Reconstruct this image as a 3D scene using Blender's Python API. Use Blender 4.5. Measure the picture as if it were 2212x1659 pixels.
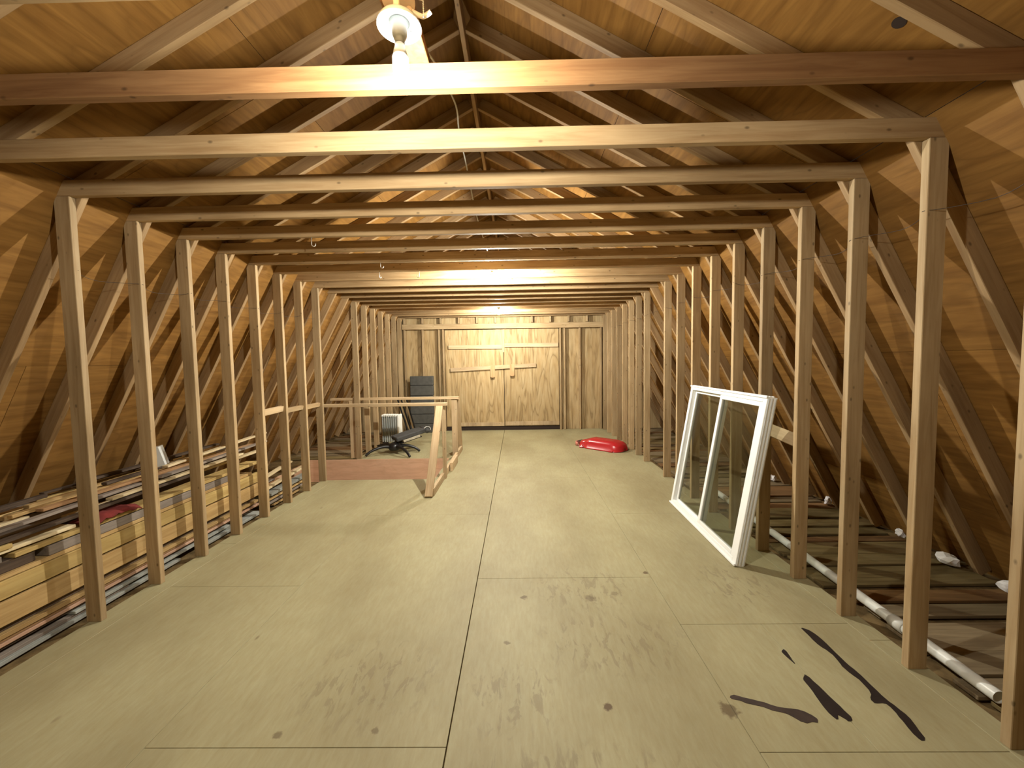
import bpy, bmesh, math, random
from mathutils import Vector, Matrix
for o in list(bpy.data.objects): bpy.data.objects.remove(o, do_unlink=True)
sc = bpy.context.scene
COL = sc.collection

# ------------------------------------------------------------------ camera, world, exposure
CAM_H = 1.5384
F_PX, PITCH, YAW, ROLL = 860.0, -0.05626, -0.01389, -0.01619
cam_d = bpy.data.cameras.new('camera'); cam = bpy.data.objects.new('camera', cam_d); COL.objects.link(cam)
cam_d.sensor_width = 36.0; cam_d.lens = 36.0 * F_PX / 2212.0; cam_d.clip_start = 0.02; cam_d.clip_end = 60
fwd = Vector((math.sin(YAW) * math.cos(PITCH), math.cos(YAW) * math.cos(PITCH), math.sin(PITCH)))
rgt = Vector((math.cos(YAW), -math.sin(YAW), 0)); upv = rgt.cross(fwd)
r2 = rgt * math.cos(ROLL) + upv * math.sin(ROLL); u2 = -rgt * math.sin(ROLL) + upv * math.cos(ROLL)
m = Matrix((r2, u2, -fwd)).transposed().to_4x4(); m.translation = Vector((0, 0, CAM_H))
cam.matrix_world = m
sc.camera = cam
world = bpy.data.worlds.new('world'); sc.world = world; world.use_nodes = True
world.node_tree.nodes['Background'].inputs[0].default_value = (0.006, 0.005, 0.004, 1)
world.node_tree.nodes['Background'].inputs[1].default_value = 1.0
sc.view_settings.view_transform = 'Standard'
sc.view_settings.look = 'None'
sc.view_settings.exposure = 0.96
sc.view_settings.gamma = 1.0
sc.view_settings.use_curve_mapping = False
sc.cycles.max_bounces = 5; sc.cycles.diffuse_bounces = 3; sc.cycles.transparent_max_bounces = 8
sc.cycles.use_adaptive_sampling = True; sc.cycles.adaptive_threshold = 0.06
sc.cycles.use_denoising = True
sc.cycles.caustics_reflective = False; sc.cycles.caustics_refractive = False
BULB_STRENGTHS = (2100.0, 5300.0, 3700.0)
BULB_COLOR = (1.0, 0.97, 0.87, 1)
# (x, y, z of bulb centre) of the three lamps in the row
BULBS = [(-0.335, 1.238, 2.436), (-0.262, 4.45, 2.475), (-0.333, 7.56, 2.482)]

# ------------------------------------------------------------------ layout numbers (metres)
XC = -0.33                       # middle of the attic
XL, XR = -2.5524, 1.8934         # inner faces of the stud walls
S, Y0 = 0.4064, 1.0818           # 16 inch frame spacing
ZT = 2.5265                      # underside of the ceiling ties
TW, TT = 0.089, 0.038            # two-by-four
KNEE, LOW = 2.19, 1.875          # lower rafter: inner edge at tie height, slope
RZ, UP = 3.74, 0.54              # upper rafter: underside at ridge, slope
YB, YF = -1.15, 8.97             # back and far walls
def Yn(n): return Y0 + S * n
FRAMES = range(-4, 20)
rnd = random.Random(7)

# ------------------------------------------------------------------ node helpers
def newmat(name):
    mt = bpy.data.materials.new(name); mt.use_nodes = True
    nt = mt.node_tree; b = nt.nodes['Principled BSDF']
    return mt, nt, b
def N(nt, t, **kw):
    n = nt.nodes.new(t)
    for k, v in kw.items(): setattr(n, k, v)
    return n
def L(nt, a, b): nt.links.new(a, b)
def ramp(nt, fac, stops):
    r = N(nt, 'ShaderNodeValToRGB'); e = r.color_ramp.elements
    while len(e) < len(stops): e.new(0.5)
    for i, (p, c) in enumerate(stops):
        e[i].position = p; e[i].color = (*c, 1) if len(c) == 3 else c
    L(nt, fac, r.inputs[0]); return r
def mth(nt, op, a, b=None, c=None):
    n = N(nt, 'ShaderNodeMath', operation=op)
    for i, v in enumerate((a, b, c)):
        if v is None: continue
        if isinstance(v, (int, float)): n.inputs[i].default_value = v
        else: L(nt, v, n.inputs[i])
    return n.outputs[0]
def mixc(nt, fac, a, b, mode='MIX'):
    n = N(nt, 'ShaderNodeMix', data_type='RGBA', blend_type=mode)
    if isinstance(fac, (int, float)): n.inputs[0].default_value = fac
    else: L(nt, fac, n.inputs[0])
    for i, v in ((6, a), (7, b)):
        if isinstance(v, tuple): n.inputs[i].default_value = (*v, 1) if len(v) == 3 else v
        else: L(nt, v, n.inputs[i])
    return n.outputs[2]
def coords(nt, scale, offset_by_object=True):
    tc = N(nt, 'ShaderNodeTexCoord'); mp = N(nt, 'ShaderNodeMapping')
    mp.inputs['Scale'].default_value = scale
    if offset_by_object:
        oi = N(nt, 'ShaderNodeObjectInfo'); cb = N(nt, 'ShaderNodeCombineXYZ')
        L(nt, mth(nt, 'MULTIPLY', oi.outputs['Random'], 57.0), cb.inputs[0])
        L(nt, mth(nt, 'MULTIPLY', oi.outputs['Random'], 31.0), cb.inputs[2])
        va = N(nt, 'ShaderNodeVectorMath', operation='ADD')
        L(nt, tc.outputs['Object'], va.inputs[0]); L(nt, cb.outputs[0], va.inputs[1])
        L(nt, va.outputs[0], mp.inputs[0])
    else:
        L(nt, tc.outputs['Object'], mp.inputs[0])
    return mp.outputs[0]
def noise(nt, vec, scale, detail=3.0, rough=0.55, dist=0.0):
    n = N(nt, 'ShaderNodeTexNoise'); n.inputs['Scale'].default_value = scale
    n.inputs['Detail'].default_value = detail; n.inputs['Roughness'].default_value = rough
    n.inputs['Distortion'].default_value = dist
    L(nt, vec, n.inputs['Vector']); return n.outputs[0]

def lumber_mat(name, base, dark, var=0.16, knots=True, rough=0.7):
    """sawn timber, grain along local z"""
    mt, nt, b = newmat(name)
    g = noise(nt, coords(nt, (38, 38, 2.2)), 1.0, 4, 0.6, 0.6)
    big = noise(nt, coords(nt, (5, 5, 1.1)), 1.0, 3, 0.5)
    c = ramp(nt, g, [(0.3, dark), (0.62, base)]).outputs[0]
    sh = ramp(nt, big, [(0.3, (0.74, 0.70, 0.64)), (0.65, (1.08, 1.05, 1.0))]).outputs[0]
    c = mixc(nt, 1.0, c, sh, 'MULTIPLY')
    if knots:
        v = N(nt, 'ShaderNodeTexVoronoi'); v.inputs['Scale'].default_value = 1.0
        L(nt, coords(nt, (15, 15, 8.5)), v.inputs['Vector'])
        k = ramp(nt, v.outputs[0], [(0.05, (1, 1, 1)), (0.13, (0, 0, 0))]).outputs[0]
        c = mixc(nt, mth(nt, 'MULTIPLY', k, 0.7), c, tuple(x * 0.28 for x in dark))
    oi = N(nt, 'ShaderNodeObjectInfo')
    hv = N(nt, 'ShaderNodeHueSaturation')
    L(nt, mth(nt, 'ADD', mth(nt, 'MULTIPLY', oi.outputs['Random'], var * 2), 1 - var), hv.inputs['Value'])
    L(nt, c, hv.inputs['Color']); L(nt, hv.outputs[0], b.inputs['Base Color'])
    b.inputs['Roughness'].default_value = rough
    b.inputs['Specular IOR Level'].default_value = 0.25
    bp = N(nt, 'ShaderNodeBump'); bp.inputs['Strength'].default_value = 0.25; bp.inputs['Distance'].default_value = 0.002
    L(nt, g, bp.inputs['Height']); L(nt, bp.outputs[0], b.inputs['Normal'])
    return mt

def ply_mat(name, base, dark, grain=(3, 26, 26), rough=0.75, figure=0.5, var=0.1):
    """rotary-cut plywood: grain along local x, wild cathedral figure"""
    mt, nt, b = newmat(name)
    v = coords(nt, grain)
    g = noise(nt, v, 1.0, 4, 0.6, 0.4)
    fig = noise(nt, coords(nt, (grain[0] * .35, grain[1] * .22, grain[2] * .22)), 1.0, 2, 0.5, 1.8)
    fg = mth(nt, 'PINGPONG', mth(nt, 'MULTIPLY', fig, 9.0), 1.0)
    c = ramp(nt, g, [(0.28, dark), (0.66, base)]).outputs[0]
    c = mixc(nt, mth(nt, 'MULTIPLY', mth(nt, 'POWER', fg, 3.0), figure), c, tuple(x * .62 for x in dark))
    oi = N(nt, 'ShaderNodeObjectInfo'); hv = N(nt, 'ShaderNodeHueSaturation')
    L(nt, mth(nt, 'ADD', mth(nt, 'MULTIPLY', oi.outputs['Random'], var * 2), 1 - var), hv.inputs['Value'])
    L(nt, c, hv.inputs['Color']); L(nt, hv.outputs[0], b.inputs['Base Color'])
    b.inputs['Roughness'].default_value = rough; b.inputs['Specular IOR Level'].default_value = 0.2
    bp = N(nt, 'ShaderNodeBump'); bp.inputs['Strength'].default_value = 0.2; bp.inputs['Distance'].default_value = 0.002
    L(nt, g, bp.inputs['Height']); L(nt, bp.outputs[0], b.inputs['Normal'])
    return mt

def flat_mat(name, col, rough=0.5, metal=0.0, spec=0.4, spots=0.0, bump=0.0):
    mt, nt, b = newmat(name)
    if spots:
        n = noise(nt, coords(nt, (14, 14, 14)), 1.0, 4)
        c = ramp(nt, n, [(0.35, tuple(x * (1 - spots) for x in col)), (0.65, col)]).outputs[0]
        L(nt, c, b.inputs['Base Color'])
        if bump:
            bp = N(nt, 'ShaderNodeBump'); bp.inputs['Strength'].default_value = bump; bp.inputs['Distance'].default_value = 0.01
            L(nt, n, bp.inputs['Height']); L(nt, bp.outputs[0], b.inputs['Normal'])
    else: b.inputs['Base Color'].default_value = (*col, 1)
    b.inputs['Roughness'].default_value = rough; b.inputs['Metallic'].default_value = metal
    b.inputs['Specular IOR Level'].default_value = spec
    return mt

M = {}
M['stud'] = lumber_mat('stud_pine', (0.445, 0.336, 0.197), (0.336, 0.231, 0.118))
M['tie'] = lumber_mat('tie_pine', (0.437, 0.311, 0.168), (0.328, 0.210, 0.101))
M['stained'] = lumber_mat('stained_tie', (0.27, 0.148, 0.064), (0.19, 0.092, 0.036))
M['rafter'] = lumber_mat('rafter_pine', (0.361, 0.248, 0.130), (0.269, 0.168, 0.080))
M['rail'] = lumber_mat('rail_pine', (0.538, 0.420, 0.269), (0.437, 0.315, 0.181))
M['sheath'] = ply_mat('roof_sheathing', (0.245, 0.122, 0.028), (0.155, 0.070, 0.014), (2.2, 20, 20), figure=0.35)
M['wallply'] = ply_mat('end_wall_plywood', (0.487, 0.365, 0.197), (0.378, 0.252, 0.113), (12, 12, 2.2), figure=0.75)
M['doorply'] = ply_mat('door_plywood', (0.496, 0.374, 0.202), (0.395, 0.265, 0.118), (11, 11, 2.4), figure=0.85)
M['wellply'] = ply_mat('stairwell_plywood', (0.66, 0.44, 0.29), (0.55, 0.345, 0.215), (3, 3, 16), figure=0.12)
M['dark'] = flat_mat('dark_gap', (0.03, 0.018, 0.012), 0.9)

def floor_mat():
    mt, nt, b = newmat('floor_plywood')
    tc = N(nt, 'ShaderNodeTexCoord'); P = tc.outputs['Object']
    def mp(s, loc=(0, 0, 0)):
        q = N(nt, 'ShaderNodeMapping'); q.inputs['Scale'].default_value = s; q.inputs['Location'].default_value = loc
        L(nt, P, q.inputs[0]); return q.outputs[0]
    g = noise(nt, mp((46, 9, 1)), 1.0, 6, 0.7, 0.3)
    big = noise(nt, mp((1.6, 0.8, 1)), 1.0, 3)
    c = ramp(nt, g, [(0.3, (0.325, 0.285, 0.157)), (0.65, (0.370, 0.340, 0.206))]).outputs[0]
    sh = ramp(nt, big, [(0.3, (0.80, 0.76, 0.70)), (0.62, (1.05, 1.05, 1.02))]).outputs[0]
    c = mixc(nt, 1.0, c, sh, 'MULTIPLY')
    # scuffed grey-green dirt in a few places, streaked along the sheets
    st = noise(nt, mp((24, 8, 1), (3, 1, 0)), 1.0, 5, 0.6, 0.8)
    st = ramp(nt, st, [(0.53, (0, 0, 0)), (0.64, (1, 1, 1))]).outputs[0]
    area = None
    for (x, y, rx, ry) in [(0.42, 2.62, 0.42, 0.34), (-0.75, 1.85, 0.42, 0.34), (-0.05, 1.75, 0.30, 0.26), (0.5, 2.1, 0.5, 0.3), (0.25, 1.35, .7, .2), (1.45, 2.65, .3, .35)]:
        q = N(nt, 'ShaderNodeMapping'); q.inputs['Location'].default_value = (-x / rx, -y / ry, 0); q.inputs['Scale'].default_value = (1 / rx, 1 / ry, 0)
        L(nt, P, q.inputs[0]); ln = N(nt, 'ShaderNodeVectorMath', operation='LENGTH'); L(nt, q.outputs[0], ln.inputs[0])
        a = mth(nt, 'MAXIMUM', mth(nt, 'SUBTRACT', 1.0, ln.outputs['Value']), 0.0)
        area = a if area is None else mth(nt, 'MAXIMUM', area, a)
    fac = mth(nt, 'MINIMUM', mth(nt, 'MULTIPLY', mth(nt, 'MULTIPLY', area, 1.3), st), 0.5)
    c = mixc(nt, fac, c, (0.20, 0.16, 0.09))
    # rows of nail marks over the joists
    vo = N(nt, 'ShaderNodeTexVoronoi'); vo.inputs['Randomness'].default_value = 0.55
    q = N(nt, 'ShaderNodeMapping'); q.inputs['Scale'].default_value = (5.2, 1 / S, 0); q.inputs['Location'].default_value = (0.2, 0.2, 0); L(nt, P, q.inputs[0])
    vo.inputs['Scale'].default_value = 1.0; L(nt, q.outputs[0], vo.inputs['Vector'])
    dot = ramp(nt, vo.outputs['Distance'], [(0.025, (1, 1, 1)), (0.065, (0, 0, 0))]).outputs[0]
    pick = ramp(nt, noise(nt, mp((2.1, 2.1, 1), (7, 3, 0)), 1.0, 2), [(0.5, (0, 0, 0)), (0.6, (1, 1, 1))]).outputs[0]
    c = mixc(nt, mth(nt, 'MULTIPLY', mth(nt, 'MULTIPLY', dot, pick), 0.65), c, (0.15, 0.10, 0.05))
    # single dark blots
    wob = noise(nt, mp((40, 40, 1)), 1.0, 3)
    for (x, y, r, k) in [(0.377, 1.69, 0.026, .9), (0.905, 2.808, 0.022, .85), (0.021, 2.52, 0.026, .7), (0.905, 1.672, 0.045, .75), (0.45, 2.50, 0.04, .55), (-0.082, 2.1, .02, .6), (0.62, 2.55, .03, .4), (-1.02, 1.56, .022, .6), (-.62, 1.58, .02, .55), (0.14, 1.36, .03, .5), (0.62, 1.37, .03, .5)]:
        vd = N(nt, 'ShaderNodeVectorMath', operation='DISTANCE'); L(nt, P, vd.inputs[0]); vd.inputs[1].default_value = (x, y, 0)
        d = mth(nt, 'ADD', vd.outputs['Value'], mth(nt, 'MULTIPLY', mth(nt, 'SUBTRACT', wob, 0.5), r * 1.6))
        f = ramp(nt, mth(nt, 'DIVIDE', d, r), [(0.6, (1, 1, 1)), (1.0, (0, 0, 0))]).outputs[0]
        c = mixc(nt, mth(nt, 'MULTIPLY', f, k), c, (0.10, 0.062, 0.03))
    L(nt, c, b.inputs['Base Color']); b.inputs['Roughness'].default_value = 0.62; b.inputs['Specular IOR Level'].default_value = 0.3
    bp = N(nt, 'ShaderNodeBump'); bp.inputs['Strength'].default_value = 0.15; bp.inputs['Distance'].default_value = 0.002
    L(nt, g, bp.inputs['Height']); L(nt, bp.outputs[0], b.inputs['Normal'])
    return mt
M['floor'] = floor_mat()

# ------------------------------------------------------------------ mesh helpers
def obj(name, me, mat, parent=None):
    o = bpy.data.objects.new(name, me); COL.objects.link(o)
    if mat is not None and len(me.materials) == 0: me.materials.append(mat)
    if parent is not None: o.parent = parent
    return o
def empty(name, loc=(0, 0, 0)):
    o = bpy.data.objects.new(name, None); COL.objects.link(o); o.location = loc
    o.empty_display_size = 0.1; return o
def tag(o, label=None, cat=None, group=None, kind=None):
    if label: o['label'] = label
    if cat: o['category'] = cat
    if group: o['group'] = group
    if kind: o['kind'] = kind
    return o
def fin(bm, name, mat=None, smooth=False, recalc=True):
    if recalc: bmesh.ops.recalc_face_normals(bm, faces=bm.faces[:])
    me = bpy.data.meshes.new(name); bm.to_mesh(me); bm.free()
    if smooth:
        for p in me.polygons: p.use_smooth = True
    if mat: me.materials.append(mat)
    return me
def bmbox(bm, lo, hi, bev=0.0):
    c = [(a + b) / 2 for a, b in zip(lo, hi)]; s = [abs(b - a) for a, b in zip(lo, hi)]
    r = bmesh.ops.create_cube(bm, size=1.0)
    bmesh.ops.scale(bm, verts=r['verts'], vec=s); bmesh.ops.translate(bm, verts=r['verts'], vec=c)
    if bev:
        es = list({e for v in r['verts'] for e in v.link_edges})
        bmesh.ops.bevel(bm, geom=es, offset=bev, segments=1, affect='EDGES')
_bc = {}
def box_mesh(sx, sy, sz, mat, bev=0.0025):
    k = (round(sx, 3), round(sy, 3), round(sz, 3), mat.name, bev)
    if k not in _bc:
        bm = bmesh.new(); bmbox(bm, (-sx / 2, -sy / 2, -sz / 2), (sx / 2, sy / 2, sz / 2), bev)
        _bc[k] = fin(bm, 'board', mat)
    return _bc[k]
def box(name, lo, hi, mat, parent=None, bev=0.0025):
    o = obj(name, box_mesh(hi[0] - lo[0], hi[1] - lo[1], hi[2] - lo[2], mat, bev), mat, parent)
    o.location = [(a + b) / 2 for a, b in zip(lo, hi)]
    return o
def board(name, p0, p1, wdir, w, t, mat, parent=None, bev=0.0025):
    """board from p0 to p1 along its middle line; w across wdir, t across the third axis; local z = length"""
    p0, p1 = Vector(p0), Vector(p1); d = p1 - p0; ln = d.length; z = d.normalized()
    x = Vector(wdir); x = (x - z * x.dot(z)).normalized(); y = z.cross(x)
    o = obj(name, box_mesh(w, t, round(ln, 3), mat, bev), mat, parent)
    mw = Matrix((x, y, z)).transposed().to_4x4(); mw.translation = (p0 + p1) / 2
    o.matrix_local = mw
    return o
def tube_bm(bm, pts, r, seg=8, caps=True):
    pts = [Vector(p) for p in pts]; rings = []
    rr = r if isinstance(r, (list, tuple)) else [r] * len(pts)
    prev = None
    for i, p in enumerate(pts):
        t = (pts[min(i + 1, len(pts) - 1)] - pts[max(i - 1, 0)]).normalized()
        if prev is None:
            a = Vector((0, 0, 1)) if abs(t.z) < 0.9 else Vector((1, 0, 0))
            u = t.cross(a).normalized()
        else: u = (prev - t * prev.dot(t)).normalized()
        prev = u; v = t.cross(u)
        rings.append([bm.verts.new(p + (u * math.cos(k * 2 * math.pi / seg) + v * math.sin(k * 2 * math.pi / seg)) * rr[i]) for k in range(seg)])
    for a, b in zip(rings, rings[1:]):
        for k in range(seg): bm.faces.new((a[k], a[(k + 1) % seg], b[(k + 1) % seg], b[k]))
    if caps: bm.faces.new(rings[0]); bm.faces.new(rings[-1])
def tube(name, pts, r, mat, parent=None, seg=8, smooth=True):
    bm = bmesh.new(); tube_bm(bm, pts, r, seg); return obj(name, fin(bm, name, mat, smooth), mat, parent)
def lathe_mesh(name, prof, mat, seg=28, smooth=True):
    bm = bmesh.new(); rings = []
    for (r, z) in prof:
        if r < 1e-5: rings.append([bm.verts.new((0, 0, z))])
        else: rings.append([bm.verts.new((r * math.cos(k * 2 * math.pi / seg), r * math.sin(k * 2 * math.pi / seg), z)) for k in range(seg)])
    for a, b in zip(rings, rings[1:]):
        for k in range(seg):
            k2 = (k + 1) % seg
            if len(a) == 1: bm.faces.new((a[0], b[k2], b[k]))
            elif len(b) == 1: bm.faces.new((a[k], a[k2], b[0]))
            else: bm.faces.new((a[k], a[k2], b[k2], b[k]))
    return fin(bm, name, mat, smooth)
def catmull(pts, n=6):
    pts = [Vector(p) for p in pts]; out = []
    for i in range(len(pts) - 1):
        p0, p1, p2, p3 = pts[max(i - 1, 0)], pts[i], pts[i + 1], pts[min(i + 2, len(pts) - 1)]
        for k in range(n):
            t = k / n
            out.append(0.5 * ((2 * p1) + (-p0 + p2) * t + (2 * p0 - 5 * p1 + 4 * p2 - p3) * t * t + (-p0 + 3 * p1 - 3 * p2 + p3) * t ** 3))
    out.append(pts[-1]); return out

# ------------------------------------------------------------------ floor
WX0, WX1, WY0, WY1 = -3.40, -1.12, 5.19, 6.35     # stair opening
M['slab'] = flat_mat('eave_deck', (0.20, 0.135, 0.06), 0.9, spec=0.1, spots=0.45, bump=0.6)
def hole_slab():
    bm = bmesh.new()
    xs = [-4.15, WX0, WX1, 3.5]; ys = [YB, WY0, WY1, YF + 0.1]
    vt = {(i, j): bm.verts.new((x, y, -0.021)) for i, x in enumerate(xs) for j, y in enumerate(ys)}
    for i in range(3):
        for j in range(3):
            if i == 1 and j == 1: continue
            bm.faces.new((vt[i, j], vt[i + 1, j], vt[i + 1, j + 1], vt[i, j + 1]))
    r = bmesh.ops.extrude_face_region(bm, geom=bm.faces[:])
    bmesh.ops.translate(bm, verts=[e for e in r['geom'] if isinstance(e, bmesh.types.BMVert)], vec=(0, 0, -0.04))
    return fin(bm, 'floor', M['slab'])
floor = obj('floor', hole_slab(), M['slab']); tag(floor, kind='structure')
def sub_rect(r, h):
    x0, x1, y0, y1 = r; a0, a1, b0, b1 = h
    if a1 <= x0 or a0 >= x1 or b1 <= y0 or b0 >= y1: return [r]
    out = []
    if y0 < b0: out.append((x0, x1, y0, b0))
    if b1 < y1: out.append((x0, x1, b1, y1))
    m0, m1 = max(y0, b0), min(y1, b1)
    if x0 < a0: out.append((x0, a0, m0, m1))
    if a1 < x1: out.append((a1, x1, m0, m1))
    return out
def panel(x0, x1, y0, y1, G=0.0009):
    gl, gr = [0.0028 if abs(x + .306) < .001 else G for x in (x0, x1)]
    # the sheets keep floor coordinates so stains run on from sheet to sheet
    bm = bmesh.new(); bmbox(bm, (x0 + gl, y0 + G, -0.020), (x1 - gr, y1 - G, 0.0), 0.0012)
    obj('plywood_sheet', fin(bm, 'plywood_sheet', M['floor']), M['floor'], floor)
for (x0, x1, ys) in [(-2.625, -2.46, 0.9), (-2.46, -1.535, 2.675), (-1.535, -0.306, 1.507), (-0.306, 0.923, 2.748), (0.923, 1.885, 1.483), (1.885, 2.0, 2.1)]:
    y = ys - 2.4384 * 3
    while y < YF - 0.03:
        a, b_ = max(y, YB + .01), min(y + 2.4384, YF - 0.03)
        if b_ - a > 0.05:
            for r in sub_rect((x0, x1, a, b_), (WX0, WX1, WY0, WY1)):
                for q in sub_rect(r, (1.385, 1.885, 1.483, 2.24)): panel(*q)
        y += 2.4384
panel(1.385, 1.885, 1.483, 2.24)     # patched-in strip with the black streaks
# stair opening lining
box('well_panel', (WX0, WY1 - 0.012, -1.25), (WX1, WY1, -0.005), M['wellply'], floor)
box('well_panel', (WX0, WY0, -1.25), (WX1, WY0 + 0.012, -0.022), M['wellply'], floor)
box('well_panel', (WX1 - 0.012, WY0 + .012, -1.25), (WX1, WY1 - .012, -0.022), M['wellply'], floor)
box('well_panel', (WX0, WY0 + .012, -1.25), (WX0 + .012, WY1 - .012, -0.022), M['wellply'], floor)
for i in range(5):   # steps going down to the left
    box('stair_tread', (WX1 - 0.012 - 0.245 * (i + 1), WY0 + .013, -0.22 - 0.19 * i), (WX1 - 0.013 - 0.245 * i, WY1 - .013, -0.18 - 0.19 * i), M['wellply'], floor)
box('well_panel', (WX0 - .02, WY0 - .02, -1.29), (WX1 + .02, WY1 + .02, -1.25), M['wellply'], floor)
# planks lying crosswise in the eaves
M['eave'] = [lumber_mat('eave_plank_%s' % k, b, d, knots=False, rough=0.9) for k, b, d in (
    ('olive', (0.19, 0.145, 0.065), (0.12, 0.085, 0.033)), ('brown', (0.21, 0.12, 0.05), (0.13, 0.07, 0.028)), ('dust', (0.24, 0.19, 0.115), (0.16, 0.12, 0.07)))]
er = random.Random(3)
for (xa, xb, ya, yb) in ((2.02, 3.28, 0.6, 8.8), (-3.86, -2.66, 4.9, 8.8)):
    y = ya
    while y < yb:
        w = er.uniform(0.09, 0.24)
        if xa < 0 and y + w > WY0 - .01 and y < WY1 + .01: y = WY1 + .02; continue
        x0 = xa + er.uniform(0, .10); x1 = xb - er.uniform(0, .10); z = er.choice((0.0, 0.004, 0.012))
        board('eave_plank', (x0, y + w / 2, z - .0095), (x1, y + w / 2 + er.uniform(-.012, .012), z - .0095), (0, 1, 0), w, 0.02, er.choice(M['eave']), floor)
        y += w + er.choice((0.006, 0.02, 0.05))

# ------------------------------------------------------------------ roof geometry
def lowpt(side, z, off):          # point on the lower slope at height z, off = distance out from the rafters' inner edge
    x = KNEE + (ZT - z) / LOW
    nx, nz = LOW / math.hypot(1, LOW), 1 / math.hypot(1, LOW)
    return Vector((XC + side * (x + nx * off), 0, z + nz * off))
def upx(side, x, off):
    nx, nz = UP / math.hypot(1, UP), 1 / math.hypot(1, UP)
    return Vector((XC + side * (x + nx * off), 0, RZ - UP * x + nz * off))
def knee_x(off):                  # where lower and upper planes (both offset) meet, as distance from the middle
    nlx, nlz = LOW / math.hypot(1, LOW), 1 / math.hypot(1, LOW)
    nux, nuz = UP / math.hypot(1, UP), 1 / math.hypot(1, UP)
    # lower: z = ZT + nlz*off - LOW*(x - KNEE - nlx*off) ; upper: z = RZ + nuz*off - UP*(x - nux*off)
    a = ZT + nlz * off + LOW * (KNEE + nlx * off); b_ = RZ + nuz * off + UP * nux * off
    x = (a - b_) / (LOW - UP); return x, a - LOW * x
kx, kz = knee_x(0.0)
sx_, sz_ = knee_x(TW + 0.001)
ceiling = empty('ceiling'); tag(ceiling, kind='structure')
roof_l = empty('roof_left'); roof_r = empty('roof_right'); tag(roof_l, kind='structure'); tag(roof_r, kind='structure')
wall_l = empty('wall_left'); wall_r = empty('wall_right'); tag(wall_l, kind='structure'); tag(wall_r, kind='structure')
NO_STUD = {-1: {2, 11, 12}, 1: {11}}
for n in FRAMES:
    y = Yn(n); yc = y + TT / 2; yr = y + TT * 1.5 + 0.0008
    if n > 18: pass
    jz = rnd.uniform(-.003, .003)
    board('ceiling_tie', (XC - 2.37 + rnd.uniform(-.02, .02), yc, ZT + TW / 2), (XC + 2.37, yc, ZT + TW / 2 + 0.0), (0, 0, 1), TW, TT, M['stained'] if n == 1 else M['tie'], ceiling)
    for side, wl, rf in ((-1, wall_l, roof_l), (1, wall_r, roof_r)):
        xi = XL if side < 0 else XR; xm = xi + side * TW / 2
        if n not in NO_STUD[side]:
            board('stud', (xm, yc, 0.0), (xm, yc, ZT - 0.001), (1, 0, 0), TW, TT, M['stud'], wl)
        a = lowpt(side, kz - 0.002, TW / 2); b_ = lowpt(side, -0.015, TW / 2)
        a.y = b_.y = yr
        board('rafter', a, b_, (1, 0, 0), TW, TT - .001, M['rafter'], rf)
        a = upx(side, 0.02, TW / 2); b_ = upx(side, sx_ - .045, TW / 2); a.y = b_.y = yr
        board('rafter', a, b_, (0, 0, 1), TW, TT, M['rafter'], rf)
board('ridge_board', (XC, YB, 3.775), (XC, YF, 3.775), (0, 0, 1), 0.15, 0.03, M['rafter'], ceiling)
def slope_sheet(p0, p1, y0, y1, parent, t=0.012):
    """sheet between slope points p0 (upper) and p1 (lower); local x along y of the world"""
    d = (p1 - p0); ln = d.length; zz = d.normalized(); xx = Vector((0, 1, 0)); yy = zz.cross(xx)
    mid = (p0 + p1) / 2; out = Vector((yy.x, 0, yy.z))
    if out.dot(Vector((p1.x - XC, 0, 1.0))) < 0: out = -out
    o = obj('sheathing_panel', box_mesh(y1 - y0 - .003, t, ln - .003, M['sheath'], 0.0), M['sheath'], parent)
    mw = Matrix((xx, yy, zz)).transposed().to_4x4(); mid = mid + out * t / 2; mid.y = (y0 + y1) / 2
    mw.translation = mid; o.matrix_local = mw
for side, rf in ((-1, roof_l), (1, roof_r)):
    low0 = Vector((XC + side * sx_, 0, sz_)); low1 = lowpt(side, -0.12, TW + .001)
    up0 = upx(side, 0.0, TW + .001); up0.x = XC + side * 0.0; up0.z = sz_ + UP * sx_
    for (a, b_, rows) in ((up0, low0, (0, 1.22, 9)), (low0, low1, (0, 1.22, 2.44, 9))):
        ln = (b_ - a).length; u = (b_ - a).normalized()
        for k in range(len(rows) - 1):
            s0, s1 = rows[k], min(rows[k + 1], ln)
            if s1 - s0 < .02: continue
            y = YB - (1.22 if k % 2 else 0)
            while y < YF + .02:
                slope_sheet(a + u * s0, a + u * s1, max(y, YB), min(y + 2.4384, YF + .03), rf); y += 2.4384

def knot_hole(px, py, r):      # round knot holes in the right upper sheathing
    x = px - XC; z = sz_ + UP * (sx_ - x)
    bm = bmesh.new(); bmesh.ops.create_cone(bm, cap_ends=True, segments=18, radius1=r, radius2=r, depth=.003)
    o = obj('knot_hole', fin(bm, 'knot_hole', M['dark']), None, roof_r)
    o.location = (px - .001 * UP, py, z - .001); o.rotation_euler = (0, math.atan(UP), 0)
knot_hole(1.52, 1.66, .024); knot_hole(1.16, 1.69, .010)
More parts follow.
